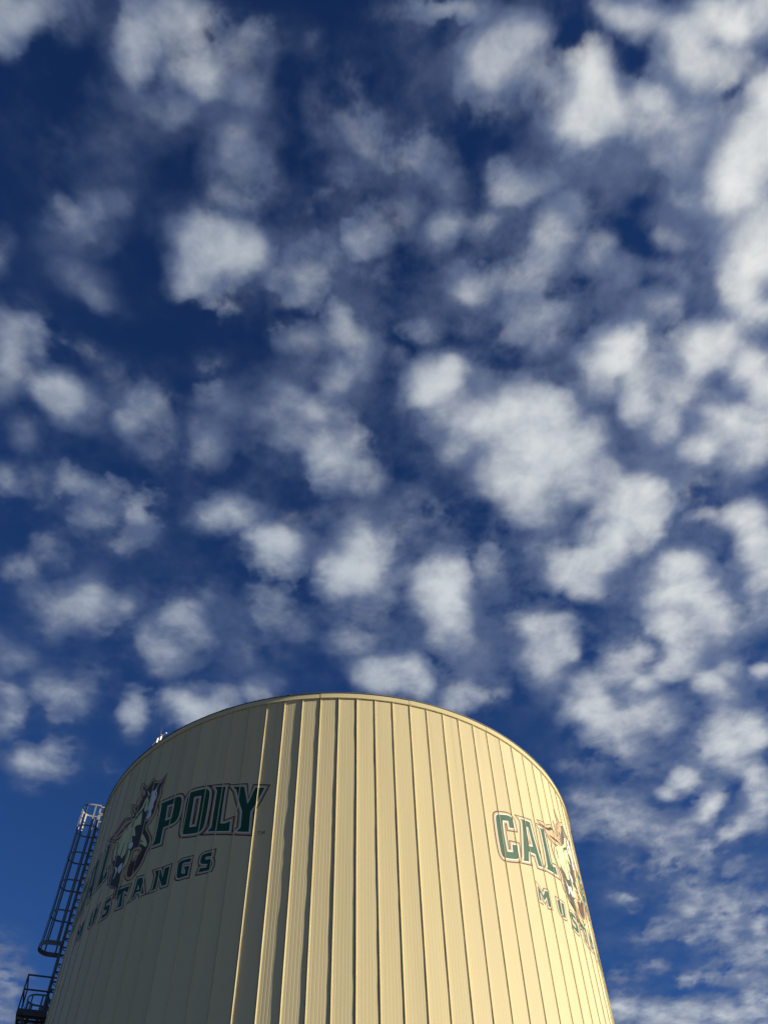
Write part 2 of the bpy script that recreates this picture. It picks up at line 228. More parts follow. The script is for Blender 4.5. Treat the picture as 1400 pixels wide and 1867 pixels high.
def make_sky():
    HL = 2600.0
    B = []
    for row in PUFFS.split(','):
        cx, cy, ax, ay, bx, by, a, ve = [float(t) / 1000 for t in row.split()]
        det = ax * by - ay * bx
        B.append((cx, cy, by / det, -bx / det, -ay / det, ax / det, a * 10, ve > 0))
    # the same kind of cloud carries on over the rest of the sky
    quad = [(-.35, .06), (.40, .09), (.83, 2.13), (-.89, 2.0)]
    def inside(x, y, g=0.10):
        cxq = sum(q[0] for q in quad) / 4; cyq = sum(q[1] for q in quad) / 4
        qq = [(cxq + (a - cxq) * (1 + g), cyq + (b - cyq) * (1 + g)) for a, b in quad]
        c = False
        for i in range(4):
            (xa, ya), (xb, yb) = qq[i - 1], qq[i]
            if (ya > y) != (yb > y) and x < (xb - xa) * (y - ya) / (yb - ya) + xa: c = not c
        return c
    rng = random.Random(5)
    for i in range(420):
        rr = 3.6 * math.sqrt(rng.random()); th = rng.random() * 2 * PI
        x, y = rr * math.sin(th), rr * math.cos(th)
        if inside(x, y): continue
        r1, r2, ro = rng.uniform(.04, .11), rng.uniform(.03, .07), rng.random() * PI
        c, s = math.cos(ro), math.sin(ro)
        B.append((x, y, c / r1, s / r1, -s / r2, c / r2, rng.uniform(.2, .55), False))
    fine = np.radians(np.arange(-42, 42.001, 0.115))
    coarse = np.radians(np.arange(42, 318, 0.6))[1:]
    azs = np.concatenate([fine, coarse, [fine[0] + 2 * PI]])
    els = np.radians(np.arange(14, 89.9, 0.085))
    A, E = np.meshgrid(azs, els)
    rr = 1 / np.tan(E)
    X, Y = rr * np.sin(A), rr * np.cos(A)
    D, G = density(X, Y, B)
    nr, nc = A.shape
    co = np.stack([X * HL, Y * HL, np.full_like(X, HL)], -1).reshape(-1, 3)
    # the sun stands low to the right; the layer does not reach that far
    i = np.arange(nr - 1)[:, None] * nc + np.arange(nc - 1)[None, :]
    da = np.degrees((A[:-1, :-1] + PI) % (2 * PI) - PI)
    keep = ~((np.abs(da) > 72) & (np.degrees(E[:-1, :-1]) < 42))
    q = np.stack([i, i + 1, i + nc + 1, i + nc], -1)[keep]
    me = bpy.data.meshes.new('sky')
    me.vertices.add(len(co)); me.vertices.foreach_set('co', co.ravel().astype(np.float32))
    me.loops.add(q.size); me.loops.foreach_set('vertex_index', q.ravel().astype(np.int32))
    me.polygons.add(len(q)); me.polygons.foreach_set('loop_start', np.arange(0, q.size, 4, dtype=np.int32))
    me.update(calc_edges=True)
    at = me.attributes.new('thickness', 'FLOAT', 'POINT'); at.data.foreach_set('value', D.ravel().astype(np.float32))
    at = me.attributes.new('body', 'FLOAT', 'POINT'); at.data.foreach_set('value', G.ravel().astype(np.float32))
    o = bpy.data.objects.new('sky', me); COL.objects.link(o)
    mm = bpy.data.materials.new('altocumulus_sky'); mm.use_nodes = True
    nt = mm.node_tree; nt.nodes.clear(); N = nt.nodes.new; Lk = nt.links.new
    def math_(op, a, b=None, cl=False):
        n = N('ShaderNodeMath'); n.operation = op; n.use_clamp = cl
        for k, v in enumerate((a, b)):
            if v is None: continue
            if isinstance(v, (int, float)): n.inputs[k].default_value = v
            else: Lk(v, n.inputs[k])
        return n.outputs[0]
    att = N('ShaderNodeAttribute'); att.attribute_name = 'thickness'
    tc = N('ShaderNodeTexCoord')
    nz = N('ShaderNodeTexNoise'); nz.inputs['Scale'].default_value = 0.022; nz.inputs['Detail'].default_value = 6; nz.inputs['Roughness'].default_value = .6
    Lk(tc.outputs['Object'], nz.inputs['Vector'])
    wob = math_('MULTIPLY', math_('SUBTRACT', nz.outputs[0], 0.5), 0.32)
    wob = math_('MULTIPLY', wob, math_('MULTIPLY', att.outputs['Fac'], 2.0, True))
    d = math_('MAXIMUM', math_('ADD', att.outputs['Fac'], wob), 0.0)
    alpha = math_('SUBTRACT', 1.0, math_('EXPONENT', math_('MULTIPLY', math_('POWER', d, ALPHA_P), -ALPHA_K)), True)
    b = N('ShaderNodeMapRange'); b.interpolation_type = 'SMOOTHSTEP'; b.inputs[1].default_value = BODY0; b.inputs[2].default_value = BODY1
    at2 = N('ShaderNodeAttribute'); at2.attribute_name = 'body'; 
    nb = N('ShaderNodeTexNoise'); nb.inputs['Scale'].default_value = 0.0085; nb.inputs['Detail'].default_value = 8; nb.inputs['Roughness'].default_value = .6; nb.inputs['Distortion'].default_value = .4
    Lk(tc.outputs['Object'], nb.inputs['Vector'])
    Lk(math_('ADD', at2.outputs['Fac'], math_('MULTIPLY', math_('SUBTRACT', nb.outputs[0], 0.52), 0.75)), b.inputs[0])
    # brighter towards the sun
    nv = N('ShaderNodeVectorMath'); nv.operation = 'NORMALIZE'; Lk(tc.outputs['Object'], nv.inputs[0])
    dt = N('ShaderNodeVectorMath'); dt.operation = 'DOT_PRODUCT'; Lk(nv.outputs[0], dt.inputs[0]); dt.inputs[1].default_value = SUNV
    s = N('ShaderNodeMapRange'); s.inputs[1].default_value = .02; s.inputs[2].default_value = .78; Lk(dt.outputs['Value'], s.inputs[0])
    def mix(fac, a, bb):
        n = N('ShaderNodeMix'); n.data_type = 'RGBA'; Lk(fac, n.inputs[0])
        for k, v in ((6, a), (7, bb)):
            if isinstance(v, tuple): n.inputs[k].default_value = (*v, 1)
            else: Lk(v, n.inputs[k])
        return n.outputs[2]
    lin = lambda *c: tuple((v / 255) ** 2.2 for v in c)
    thin = mix(s.outputs[0], lin(*THIN_L), lin(*THIN_R))
    thick = mix(s.outputs[0], lin(*THICK_L), lin(*THICK_R))
    colr = mix(b.outputs[0], thin, thick)
    em = N('ShaderNodeEmission'); Lk(colr, em.inputs[0]); em.inputs[1].default_value = 2 ** -1.20
    tr = N('ShaderNodeBsdfTransparent')
    ms = N('ShaderNodeMixShader'); Lk(alpha, ms.inputs[0]); Lk(tr.outputs[0], ms.inputs[1]); Lk(em.outputs[0], ms.inputs[2])
    out = N('ShaderNodeOutputMaterial'); Lk(ms.outputs[0], out.inputs[0])
    mm.cycles.emission_sampling = 'NONE'
    me.materials.append(mm)
    tag(o, 'deep blue evening sky with scattered soft white cloud puffs', 'sky', kind='structure')
ALPHA_P, ALPHA_K = 1.75, 2.3
BODY0, BODY1 = .15, 1.24
THIN_L, THIN_R = (92, 108, 142), (128, 142, 170)
THICK_L, THICK_R = (190, 199, 208), (254, 254, 248)
make_sky()

# ------------------------------------------------------------------ ground
bm = bmesh.new(); bmesh.ops.create_circle(bm, cap_ends=True, radius=12000, segments=96)
tag(link_bm('ground', bm, M_ground), 'dry bare ground around the tank', 'ground', kind='structure')

# ------------------------------------------------------------------ tank geometry frame
R = 9.217                       # metres
CX, CY = -2.4086, 31.3292
TOP = 21.628 + EYE              # roof edge height
BETA = math.atan2(-CY, -CX)     # direction from tank axis to the camera side
NP = 95; DT = 2 * PI / NP; TH0 = rad(-23.2)
PW = 2 * R * math.sin(DT / 2)
WALL_TOP = TOP - 0.20

def cyl(theta, r, z):
    a = BETA + theta
    return Vector((CX + r * math.cos(a), CY + r * math.sin(a), z))

def seam(k): return TH0 + k * DT

def face_pt(k, t, off, z):
    """point on panel k, t 0..1 across it, off metres in front of its face"""
    a, b = cyl(seam(k), R, z), cyl(seam(k + 1), R, z)
    am = BETA + seam(k) + DT / 2
    return a.lerp(b, t) + Vector((math.cos(am), math.sin(am), 0)) * off

tank = empty('storage_tank', (CX, CY, 0))
tag(tank, 'tall round cream storage tank clad in vertical ribbed metal panels with green team logos', 'storage tank')

rng = random.Random(11)
# wall: flat pans with shallow pressed grooves, a standing seam between each two
bm = bmesh.new()
RH, RW = 0.027, 0.022
groove = [(0.20, 0.024), (0.355, 0.016), (0.51, 0.020), (0.655, 0.014), (0.80, 0.022)]
for k in range(NP):
    prof = []
    e = RW / 2 / PW
    prof.append((e, 0.0))
    for g, gd in groove:
        g += rng.uniform(-.008, .008); hw = gd / PW * .85
        prof += [(g - hw, 0), (g - hw * .3, -0.0015), (g + hw * .3, -0.0015), (g + hw, 0)]
    gap = .015 / PW
    prof += [(1 - e - gap, 0.0), (1 - e - gap, -.04), (1 - e, -.04)]
    lean = rng.uniform(-0.0018, 0.0018)
    rows = [0.3, WALL_TOP + .05]
    vr = [[bm.verts.new(face_pt(k, t, o + lean * (t - .5) * 0 , z)) for t, o in prof] for z in rows]
    for i in range(len(prof) - 1):
        bm.faces.new((vr[0][i], vr[0][i + 1], vr[1][i + 1], vr[1][i]))
    # standing seam (on seam k), slightly wavy along its height
    zs = [0.3 + (WALL_TOP + .05 - .3) * i / 70 for i in range(71)]
    ph = rng.random() * 50
    prev = None
    am = BETA + seam(k)
    er = Vector((math.cos(am), math.sin(am), 0)); et = Vector((-er.y, er.x, 0))
    for z in zs:
        wv = math.sin(z * 1.7 + ph) * .45 + math.sin(z * 4.3 + ph * 2) * .35 + rng.uniform(-.6, .6)
        h = RH + wv * 0.0032; sh = (math.sin(z * 1.1 + ph * 3) + rng.uniform(-.5, .5)) * 0.002
        c = cyl(seam(k), R, z)
        sec = [c + er * (-.045) - et * RW / 2, c + er * (h - .003) - et * (RW / 2 - .002) + et * sh, c + er * h + et * sh,
               c + er * (h - .003) + et * (RW / 2 - .002 ) + et * sh, c + er * (-.006) + et * RW / 2]
        cur = [bm.verts.new(p) for p in sec]
        if prev:
            for i in range(4): bm.faces.new((prev[i], prev[i + 1], cur[i + 1], cur[i]))
        prev = cur
bmesh.ops.recalc_face_normals(bm, faces=bm.faces)
wall = link_bm('wall', bm, M_wall, tank)
# every sheet of cladding has weathered a little differently
tone = wall.data.attributes.new('sheet_tone', 'FLOAT', 'FACE'); vals = []
rt = random.Random(3); tones = [rt.uniform(.955, 1.03) for _ in range(NP)]
for pg in wall.data.polygons:
    c = pg.center
    kk = int(((math.atan2(c.y, c.x) - BETA - TH0) / DT) % NP)
    vals.append(tones[kk])
tone.data.foreach_set('value', vals)
nt = M_wall.node_tree; bs = nt.nodes['Principled BSDF']; src = bs.inputs['Base Color'].links[0].from_socket
ta = nt.nodes.new('ShaderNodeAttribute'); ta.attribute_name = 'sheet_tone'
tm = nt.nodes.new('ShaderNodeMix'); tm.data_type = 'RGBA'; tm.blend_type = 'MULTIPLY'; tm.inputs[0].default_value = 1
nt.links.new(src, tm.inputs[6]); nt.links.new(ta.outputs['Fac'], tm.inputs[7])
# faint run-off streaks that start at the roof edge
tc = nt.nodes.new('ShaderNodeTexCoord'); mp = nt.nodes.new('ShaderNodeMapping'); mp.inputs['Scale'].default_value = (7, 7, .16)
nz = nt.nodes.new('ShaderNodeTexNoise'); nz.inputs['Scale'].default_value = 1; nz.inputs['Detail'].default_value = 5
nt.links.new(tc.outputs['Object'], mp.inputs[0]); nt.links.new(mp.outputs[0], nz.inputs['Vector'])
sp = nt.nodes.new('ShaderNodeSeparateXYZ'); nt.links.new(tc.outputs['Object'], sp.inputs[0])
zr = nt.nodes.new('ShaderNodeMapRange'); zr.inputs[1].default_value = WALL_TOP - 4; zr.inputs[2].default_value = WALL_TOP; nt.links.new(sp.outputs[2], zr.inputs[0])
nr_ = nt.nodes.new('ShaderNodeMapRange'); nr_.inputs[1].default_value = .5; nr_.inputs[2].default_value = .75; nt.links.new(nz.outputs[0], nr_.inputs[0])
mm_ = nt.nodes.new('ShaderNodeMath'); mm_.operation = 'MULTIPLY'; nt.links.new(zr.outputs[0], mm_.inputs[0]); nt.links.new(nr_.outputs[0], mm_.inputs[1])
m3 = nt.nodes.new('ShaderNodeMath'); m3.operation = 'MULTIPLY'; m3.inputs[1].default_value = .28; nt.links.new(mm_.outputs[0], m3.inputs[0])
sx_ = nt.nodes.new('ShaderNodeMix'); sx_.data_type = 'RGBA'; sx_.inputs[7].default_value = (.34, .28, .19, 1)
nt.links.new(m3.outputs[0], sx_.inputs[0]); nt.links.new(tm.outputs[2], sx_.inputs[6]); nt.links.new(sx_.outputs[2], bs.inputs['Base Color'])

def ring_band(bm, th0, th1, prof0, prof1=None, n=24):
    """sweeps a closed (r,z) profile round the tank from th0 to th1"""
    prof1 = prof1 or prof0; prev = None; first = None
    for i in range(n + 1):
        f = i / n; th = th0 + (th1 - th0) * f
        cur = [bm.verts.new(cyl(th, r0 + (r1 - r0) * f, z0 + (z1 - z0) * f)) for (r0, z0), (r1, z1) in zip(prof0, prof1)]
        if prev:
            for j in range(len(cur)):
                bm.faces.new((prev[j], prev[(j + 1) % len(cur)], cur[(j + 1) % len(cur)], cur[j]))
        else: first = cur
        prev = cur
    bm.faces.new(first[::-1]); bm.faces.new(prev)

# fascia: lapped lengths of trim
nseg = 19; st = TH0 + 5 * DT
for s in range(nseg):
    a0 = st + s * 2 * PI / nseg; a1 = a0 + 2 * PI / nseg
    bm = bmesh.new()
    d0 = 0.052; d1 = 0.044
    za, zb = WALL_TOP, TOP
    p0 = [(R - .02, za), (R + d0, za), (R + d0, za + .012), (R + d0 - .002, za + .02), (R + d0 - .006, zb), (R - .02, zb)]
    p1 = [(R - .02, za), (R + d1, za), (R + d1, za + .012), (R + d1 - .002, za + .02), (R + d1 - .006, zb), (R - .02, zb)]
    ring_band(bm, a0 - .0006, a1 + .0004, p0, p1, 20)
    bmesh.ops.recalc_face_normals(bm, faces=bm.faces)
    link_bm('fascia_trim', bm, M_fascia, tank)
# dark weathered lip where the roof sheet turns over the trim
bm = bmesh.new(); prev = None; first = None
n = 760
for i in range(n):
    th = 2 * PI * i / n
    j = max(0, rng.gauss(0, 1)) * .006 if rng.random() < .35 else 0
    z1 = TOP + .035 + j; r1 = R + .062 + j * .5
    cur = [bm.verts.new(cyl(th, r, z)) for r, z in ((R - .3, TOP + .003), (r1, TOP + .003), (r1 + .002, z1 - .008), (r1 - .008, z1), (R - .3, z1 + .012))]
    if prev:
        for q in range(4): bm.faces.new((prev[q], prev[q + 1], cur[q + 1], cur[q]))
    else: first = cur
    prev = cur
for q in range(4): bm.faces.new((prev[q], prev[q + 1], first[q + 1], first[q]))
bmesh.ops.recalc_face_normals(bm, faces=bm.faces)
link_bm('roof_edge', bm, M_edge, tank)
# low domed roof
bm = bmesh.new(); prev = None
for j in range(9):
    f = j / 8; r = (R - .25) * (1 - f); z = TOP + .03 + 1.1 * (1 - (1 - f) ** 2)
    cur = [bm.verts.new(cyl(2 * PI * i / 95, max(r, .02), z)) for i in range(95)]
    if prev:
        for i in range(95): bm.faces.new((prev[i], prev[(i + 1) % 95], cur[(i + 1) % 95], cur[i]))
    prev = cur
bm.faces.new(prev)
link_bm('roof', bm, M_roof, tank, smooth=True)
bm = bmesh.new(); ring_band(bm, 0, 2 * PI, [(R - .3, 0), (R + .25, 0), (R + .25, .3), (R - .3, .3)], n=190)
link_bm('foundation_ring', bm, M_conc, tank)

# ------------------------------------------------------------------ painted logo
# outlines in metres on the unrolled wall: s along it, z above eye height
LETTERS = json.loads('''{"P":[[[-6.11,18.48],[-6.08,17.25],[-6.1,17.12],[-6.19,17.03],[-5.81,16.99],[-5.82,17.51],[-5.8,17.55],[-5.49,17.53],[-5.34,17.56],[-5.26,17.66],[-5.23,17.8],[-5.23,18.1],[-5.24,18.32],[-5.27,18.42],[-5.33,18.51],[-5.45,18.56],[-5.62,18.57],[-6.17,18.61]],[[-5.83,18.38],[-5.53,18.32],[-5.53,17.79],[-5.8,17.79]]],"O":[[[-5.02,18.37],[-5.05,18.24],[-5.01,17.26],[-5.0,17.08],[-4.96,16.98],[-4.88,16.93],[-4.35,16.81],[-4.23,16.87],[-4.18,17.02],[-4.17,17.27],[-4.16,17.71],[-4.17,18.17],[-4.2,18.29],[-4.27,18.39],[-4.36,18.45],[-4.88,18.52],[-4.96,18.48]],[[-4.75,18.26],[-4.48,18.21],[-4.47,17.61],[-4.48,17.09],[-4.73,17.14],[-4.74,17.64]]],"L2":[[[-3.93,18.24],[-3.92,18.16],[-3.92,16.98],[-3.92,16.88],[-4.03,16.76],[-3.29,16.57],[-3.29,16.93],[-3.47,16.89],[-3.62,16.93],[-3.63,17.98],[-3.62,18.28],[-4.03,18.39]]],"Y":[[[-3.24,18.04],[-3.13,17.69],[-2.95,17.18],[-2.93,16.62],[-3.05,16.5],[-2.65,16.4],[-2.67,17.12],[-2.52,17.37],[-2.3,17.92],[-2.61,17.99],[-2.8,17.42],[-2.98,18.11],[-3.38,18.21]]],"Slast":[[[-4.04,16.0],[-4.1,15.94],[-4.11,15.73],[-4.03,15.66],[-3.85,15.62],[-3.87,15.51],[-4.08,15.55],[-4.11,15.41],[-3.82,15.39],[-3.72,15.4],[-3.68,15.5],[-3.69,15.69],[-3.76,15.76],[-3.94,15.78],[-3.94,15.87],[-3.72,15.85],[-3.71,15.99]]],"G":[[[-4.79,16.02],[-4.88,15.97],[-4.89,15.85],[-4.87,15.54],[-4.84,15.46],[-4.75,15.42],[-4.59,15.43],[-4.47,15.41],[-4.46,15.74],[-4.64,15.77],[-4.64,15.69],[-4.58,15.63],[-4.58,15.52],[-4.71,15.57],[-4.73,15.87],[-4.69,15.91],[-4.45,15.86],[-4.44,15.99]]],"N":[[[-5.7,15.88],[-5.72,15.43],[-5.8,15.37],[-5.6,15.36],[-5.56,15.75],[-5.36,15.37],[-5.2,15.37],[-5.2,15.97],[-5.38,15.97],[-5.4,15.67],[-5.53,15.98],[-5.79,16.02]]],"A2":[[[-6.51,15.82],[-6.56,15.48],[-6.62,15.41],[-6.46,15.44],[-6.44,15.56],[-6.28,15.56],[-6.19,15.41],[-6.06,15.41],[-6.26,16.01],[-6.5,16.06]],[[-6.39,15.82],[-6.3,15.63],[-6.42,15.65]]],"T":[[[-7.36,15.79],[-7.19,15.85],[-7.17,15.48],[-7.21,15.4],[-6.99,15.37],[-7.08,15.86],[-7.02,15.88],[-6.84,15.73],[-6.81,15.96],[-7.41,16.08]]],"M":[[[-9.88,15.69],[-9.88,15.51],[-9.79,15.5],[-9.78,15.81],[-9.61,15.6],[-9.47,15.77],[-9.44,15.48],[-9.31,15.51],[-9.32,16.03],[-9.48,16.0],[-9.62,15.77],[-9.78,15.97],[-9.85,16.02]]],"U":[[[-8.85,15.65],[-8.8,15.53],[-8.64,15.49],[-8.49,15.53],[-8.46,15.79],[-8.43,16.04],[-8.61,16.02],[-8.62,15.57],[-8.67,15.56],[-8.74,15.69],[-8.73,16.01],[-8.84,16.01]]],"C":[[[-11.31,17.78],[-11.32,17.6],[-11.33,17.04],[-11.31,16.55],[-11.27,16.42],[-11.2,16.38],[-10.67,16.55],[-10.58,16.61],[-10.53,16.7],[-10.51,17.11],[-10.75,17.05],[-10.77,16.76],[-11.02,16.68],[-11.04,17.01],[-11.05,17.47],[-11.02,17.81],[-10.76,17.9],[-10.76,17.65],[-10.51,17.73],[-10.52,18.03],[-10.57,18.12],[-10.7,18.14],[-10.94,18.06],[-11.2,17.96],[-11.28,17.89]]],"A1":[[[-10.07,18.22],[-10.12,17.79],[-10.29,16.77],[-10.35,16.64],[-10.06,16.73],[-9.98,17.13],[-9.65,17.19],[-9.58,16.81],[-9.36,16.86],[-9.57,17.87],[-9.62,18.41],[-10.16,18.28]],[[-9.87,18.11],[-9.78,18.11],[-9.71,17.43],[-9.97,17.34],[-9.92,17.7]]],"L1":[[[-9.03,18.41],[-9.01,17.59],[-9.04,17.05],[-9.12,16.92],[-8.44,17.02],[-8.49,17.3],[-8.74,17.22],[-8.78,17.37],[-8.8,18.08],[-8.8,18.55],[-9.11,18.49]]],"S1":[[[-8.0,16.0],[-8.07,15.94],[-8.07,15.73],[-8.0,15.66],[-7.81,15.62],[-7.83,15.51],[-8.05,15.55],[-8.07,15.41],[-7.79,15.39],[-7.69,15.4],[-7.64,15.5],[-7.65,15.69],[-7.72,15.76],[-7.91,15.78],[-7.9,15.87],[-7.69,15.85],[-7.68,15.99]]]}''')
HORSE = json.loads('''[["gold",[[-6.21,19.82],[-6.28,19.39],[-6.31,19.25],[-6.25,19.03],[-6.3,18.84],[-6.33,18.71],[-6.32,18.5],[-6.36,18.27],[-6.43,18.14],[-6.52,18.03],[-6.62,17.97],[-6.61,17.88],[-6.47,17.67],[-6.3,17.43],[-6.22,17.25],[-6.23,17.08],[-6.26,16.96],[-6.33,16.88],[-6.4,16.6],[-6.52,16.43],[-6.67,16.24],[-6.78,16.18],[-6.97,16.21],[-7.16,16.37],[-7.22,16.55],[-7.22,16.73],[-7.09,16.86],[-6.91,16.93],[-6.82,16.99],[-6.71,17.11],[-6.71,17.16],[-6.96,17.27],[-7.06,17.24],[-7.07,16.99],[-7.14,16.73],[-7.29,16.62],[-7.38,16.56],[-7.32,16.35],[-7.32,16.13],[-7.33,16.03],[-7.26,15.78],[-7.56,15.9],[-7.59,16.1],[-7.6,16.26],[-7.9,16.4],[-8.2,16.68],[-8.24,16.91],[-8.19,17.11],[-8.31,17.52],[-8.42,17.82],[-8.46,18.08],[-8.38,18.28],[-8.55,18.37],[-9.1,18.76],[-8.81,18.85],[-8.53,18.86],[-8.34,19.01],[-8.19,19.07],[-7.79,18.87],[-7.67,18.91],[-7.81,19.14],[-7.87,19.44],[-7.57,19.24],[-7.58,19.48],[-7.41,19.54],[-7.5,19.77],[-7.53,20.11],[-7.41,20.07],[-7.21,19.77],[-6.99,19.89],[-6.88,19.97],[-6.73,19.77],[-6.52,19.67],[-6.37,19.7]]],["mane",[[-7.44,20.01],[-7.16,19.68],[-6.94,19.81],[-6.85,19.91],[-6.71,19.69],[-6.49,19.6],[-6.33,19.65],[-6.25,19.8],[-6.31,19.41],[-6.39,19.29],[-6.35,19.09],[-6.41,18.91],[-6.41,18.71],[-6.42,18.51],[-6.46,18.33],[-6.6,18.21],[-6.7,18.13],[-6.73,18.02],[-6.88,17.71],[-7.14,17.75],[-7.56,18.2],[-7.59,18.56],[-7.46,18.69],[-7.56,18.9],[-7.74,19.1],[-7.8,19.36],[-7.54,19.14],[-7.47,19.36],[-7.34,19.47],[-7.41,19.7]]],["line",[[-7.44,18.73],[-7.57,18.63],[-7.7,18.37],[-7.95,18.26],[-8.18,18.28],[-8.51,18.39],[-9.01,18.73],[-8.68,18.73],[-8.46,18.81],[-8.28,18.96],[-8.14,19.01],[-7.78,18.83],[-7.58,18.84]]],["tan",[[-7.49,18.7],[-7.65,18.64],[-7.78,18.42],[-8.02,18.35],[-8.25,18.35],[-8.53,18.44],[-8.83,18.65],[-8.59,18.66],[-8.38,18.74],[-8.21,18.88],[-8.07,18.92],[-7.77,18.79],[-7.6,18.79]]],["line",[[-7.66,18.67],[-7.95,18.66],[-8.19,18.59],[-8.49,18.54],[-8.43,18.49],[-8.1,18.5],[-7.88,18.58],[-7.66,18.62]]],["tan",[[-7.59,19.94],[-7.26,19.35],[-7.37,19.25],[-7.37,19.1],[-7.51,19.25],[-7.45,19.4]]],["tan",[[-7.78,19.32],[-7.54,19.09],[-7.46,18.89],[-7.6,18.99]]],["tan",[[-7.4,19.82],[-7.19,19.65],[-7.16,19.45],[-7.29,19.45]]],["dark",[[-7.1,19.27],[-6.76,18.66],[-6.76,18.23],[-6.6,18.21],[-6.7,18.01],[-6.68,17.86],[-6.51,17.65],[-6.39,17.46],[-6.32,17.29],[-6.33,17.11],[-6.41,16.92],[-6.48,16.65],[-6.6,16.48],[-6.78,16.32],[-6.95,16.29],[-7.09,16.4],[-7.12,16.54],[-7.11,16.69],[-7.0,16.82],[-6.83,16.86],[-6.74,16.95],[-6.63,17.08],[-6.63,17.17],[-6.74,17.26],[-7.02,17.37],[-7.16,17.31],[-7.17,17.06],[-7.25,16.83],[-7.41,16.72],[-7.49,16.63],[-7.42,16.39],[-7.42,16.18],[-7.43,16.07],[-7.39,15.89],[-7.52,15.92],[-7.53,16.12],[-7.52,16.22],[-7.92,16.46],[-8.12,16.65],[-8.14,16.86],[-8.05,16.99],[-8.12,17.21],[-8.27,17.52],[-8.39,17.92],[-8.29,18.15],[-8.01,18.41],[-7.64,18.61],[-7.3,18.83]]],["cream",[[-6.95,19.32],[-7.08,19.2],[-7.15,18.98],[-7.3,18.83],[-7.46,18.69],[-7.6,18.59],[-7.79,18.53],[-7.96,18.39],[-8.14,18.27],[-8.27,18.12],[-8.33,17.94],[-8.3,17.73],[-8.22,17.5],[-8.09,17.43],[-8.14,17.62],[-8.04,17.62],[-7.77,17.44],[-7.67,17.29],[-7.5,17.36],[-7.48,17.49],[-7.46,17.63],[-7.44,17.71],[-7.59,17.7],[-7.46,17.76],[-7.26,17.71],[-7.35,17.97],[-7.16,17.85],[-7.21,18.04],[-7.31,18.26],[-7.19,18.29],[-6.99,18.2],[-7.04,18.52],[-7.07,18.74],[-7.05,18.93],[-7.03,19.02],[-6.93,19.12]]],["dark",[[-8.2,18.18],[-8.13,18.14],[-8.05,17.63],[-8.12,17.65]]],["dark",[[-7.75,17.93],[-7.72,17.91],[-7.73,17.69],[-7.76,17.42],[-7.81,17.5],[-7.78,17.74]]],["dark",[[-7.44,18.23],[-7.38,18.19],[-7.41,17.9],[-7.41,17.76],[-7.44,17.8]]],["dark",[[-7.78,18.55],[-7.75,18.53],[-7.77,18.37],[-7.81,18.41]]],["dark",[[-7.05,18.88],[-6.99,18.8],[-7.35,18.58],[-7.51,18.35],[-7.55,18.4],[-7.41,18.65]]],["cream",[[-6.99,18.9],[-6.91,19.16],[-6.85,19.08],[-6.85,18.85],[-6.8,18.77],[-6.81,18.65],[-6.92,18.66],[-6.98,18.7]]],["cream",[[-6.77,17.75],[-6.69,17.67],[-6.58,17.51],[-6.45,17.32],[-6.4,17.16],[-6.45,17.12],[-6.56,17.22],[-6.77,17.4],[-6.77,17.45],[-6.6,17.37],[-6.82,17.57],[-6.81,17.68]]],["white",[[-6.68,19.37],[-6.8,19.39],[-6.81,19.16],[-6.73,19.02],[-6.79,18.87],[-6.77,18.68],[-6.69,18.52],[-6.8,18.48],[-6.75,18.3],[-6.64,18.22],[-6.55,18.28],[-6.53,18.41],[-6.58,18.54],[-6.52,18.61],[-6.54,18.85],[-6.47,18.96],[-6.46,19.14],[-6.56,19.32],[-6.51,19.53],[-6.29,19.6],[-6.49,19.58],[-6.63,19.36]]],["white",[[-7.07,19.6],[-6.96,19.45],[-6.87,19.3],[-6.91,19.27],[-6.95,19.32]]],["white",[[-6.81,18.25],[-6.63,18.21],[-6.61,18.23],[-6.63,18.19],[-6.78,18.2]]],["dark",[[-6.8,19.31],[-6.77,19.3],[-6.75,19.08],[-6.8,19.13]]],["dark",[[-6.58,19.23],[-6.56,19.23],[-6.51,19.09],[-6.54,19.08]]],["dark",[[-6.57,18.56],[-6.52,18.56],[-6.51,18.43],[-6.56,18.43]]],["dark",[[-6.82,18.48],[-6.74,18.52],[-6.72,18.41],[-6.78,18.34]]],["white",[[-7.43,17.71],[-7.2,17.67],[-7.14,17.51],[-7.2,17.42],[-7.29,17.42],[-7.38,17.53]]],["cream",[[-7.34,17.43],[-7.22,17.37],[-7.2,17.14],[-7.24,16.89],[-7.42,16.75],[-7.45,16.92],[-7.36,17.04],[-7.32,17.23]]],["white",[[-7.66,17.05],[-7.52,17.08],[-7.46,16.88],[-7.49,16.76],[-7.56,16.7],[-7.71,16.87],[-7.72,16.99]]],["white",[[-8.01,17.17],[-7.77,17.02],[-7.73,16.84],[-7.81,16.67],[-7.88,16.66],[-7.86,16.72],[-7.81,16.87],[-7.89,17.05]]],["brown",[[-7.09,16.82],[-6.95,16.87],[-6.94,16.73],[-6.92,16.52],[-6.94,16.37],[-7.03,16.39],[-7.09,16.53],[-7.1,16.71]]],["brown",[[-6.74,16.86],[-6.59,17.04],[-6.46,16.98],[-6.55,16.71],[-6.7,16.53],[-6.79,16.46],[-6.83,16.68]]]]''')

def offs(l, d, lim=2.0):
    n = len(l); o = []
    for i in range(n):
        a, b, c = Vector(l[i - 1]), Vector(l[i]), Vector(l[(i + 1) % n])
        e1 = (b - a).normalized(); e2 = (c - b).normalized()
        n1 = Vector((e1.y, -e1.x)); n2 = Vector((e2.y, -e2.x))
        mm = n1 + n2
        if mm.length < 1e-5: mm = n1.copy()
        mm.normalize(); kk = min(1 / max(mm.dot(n1), .05), lim)
        o.append(b + mm * kk * d)
    return o

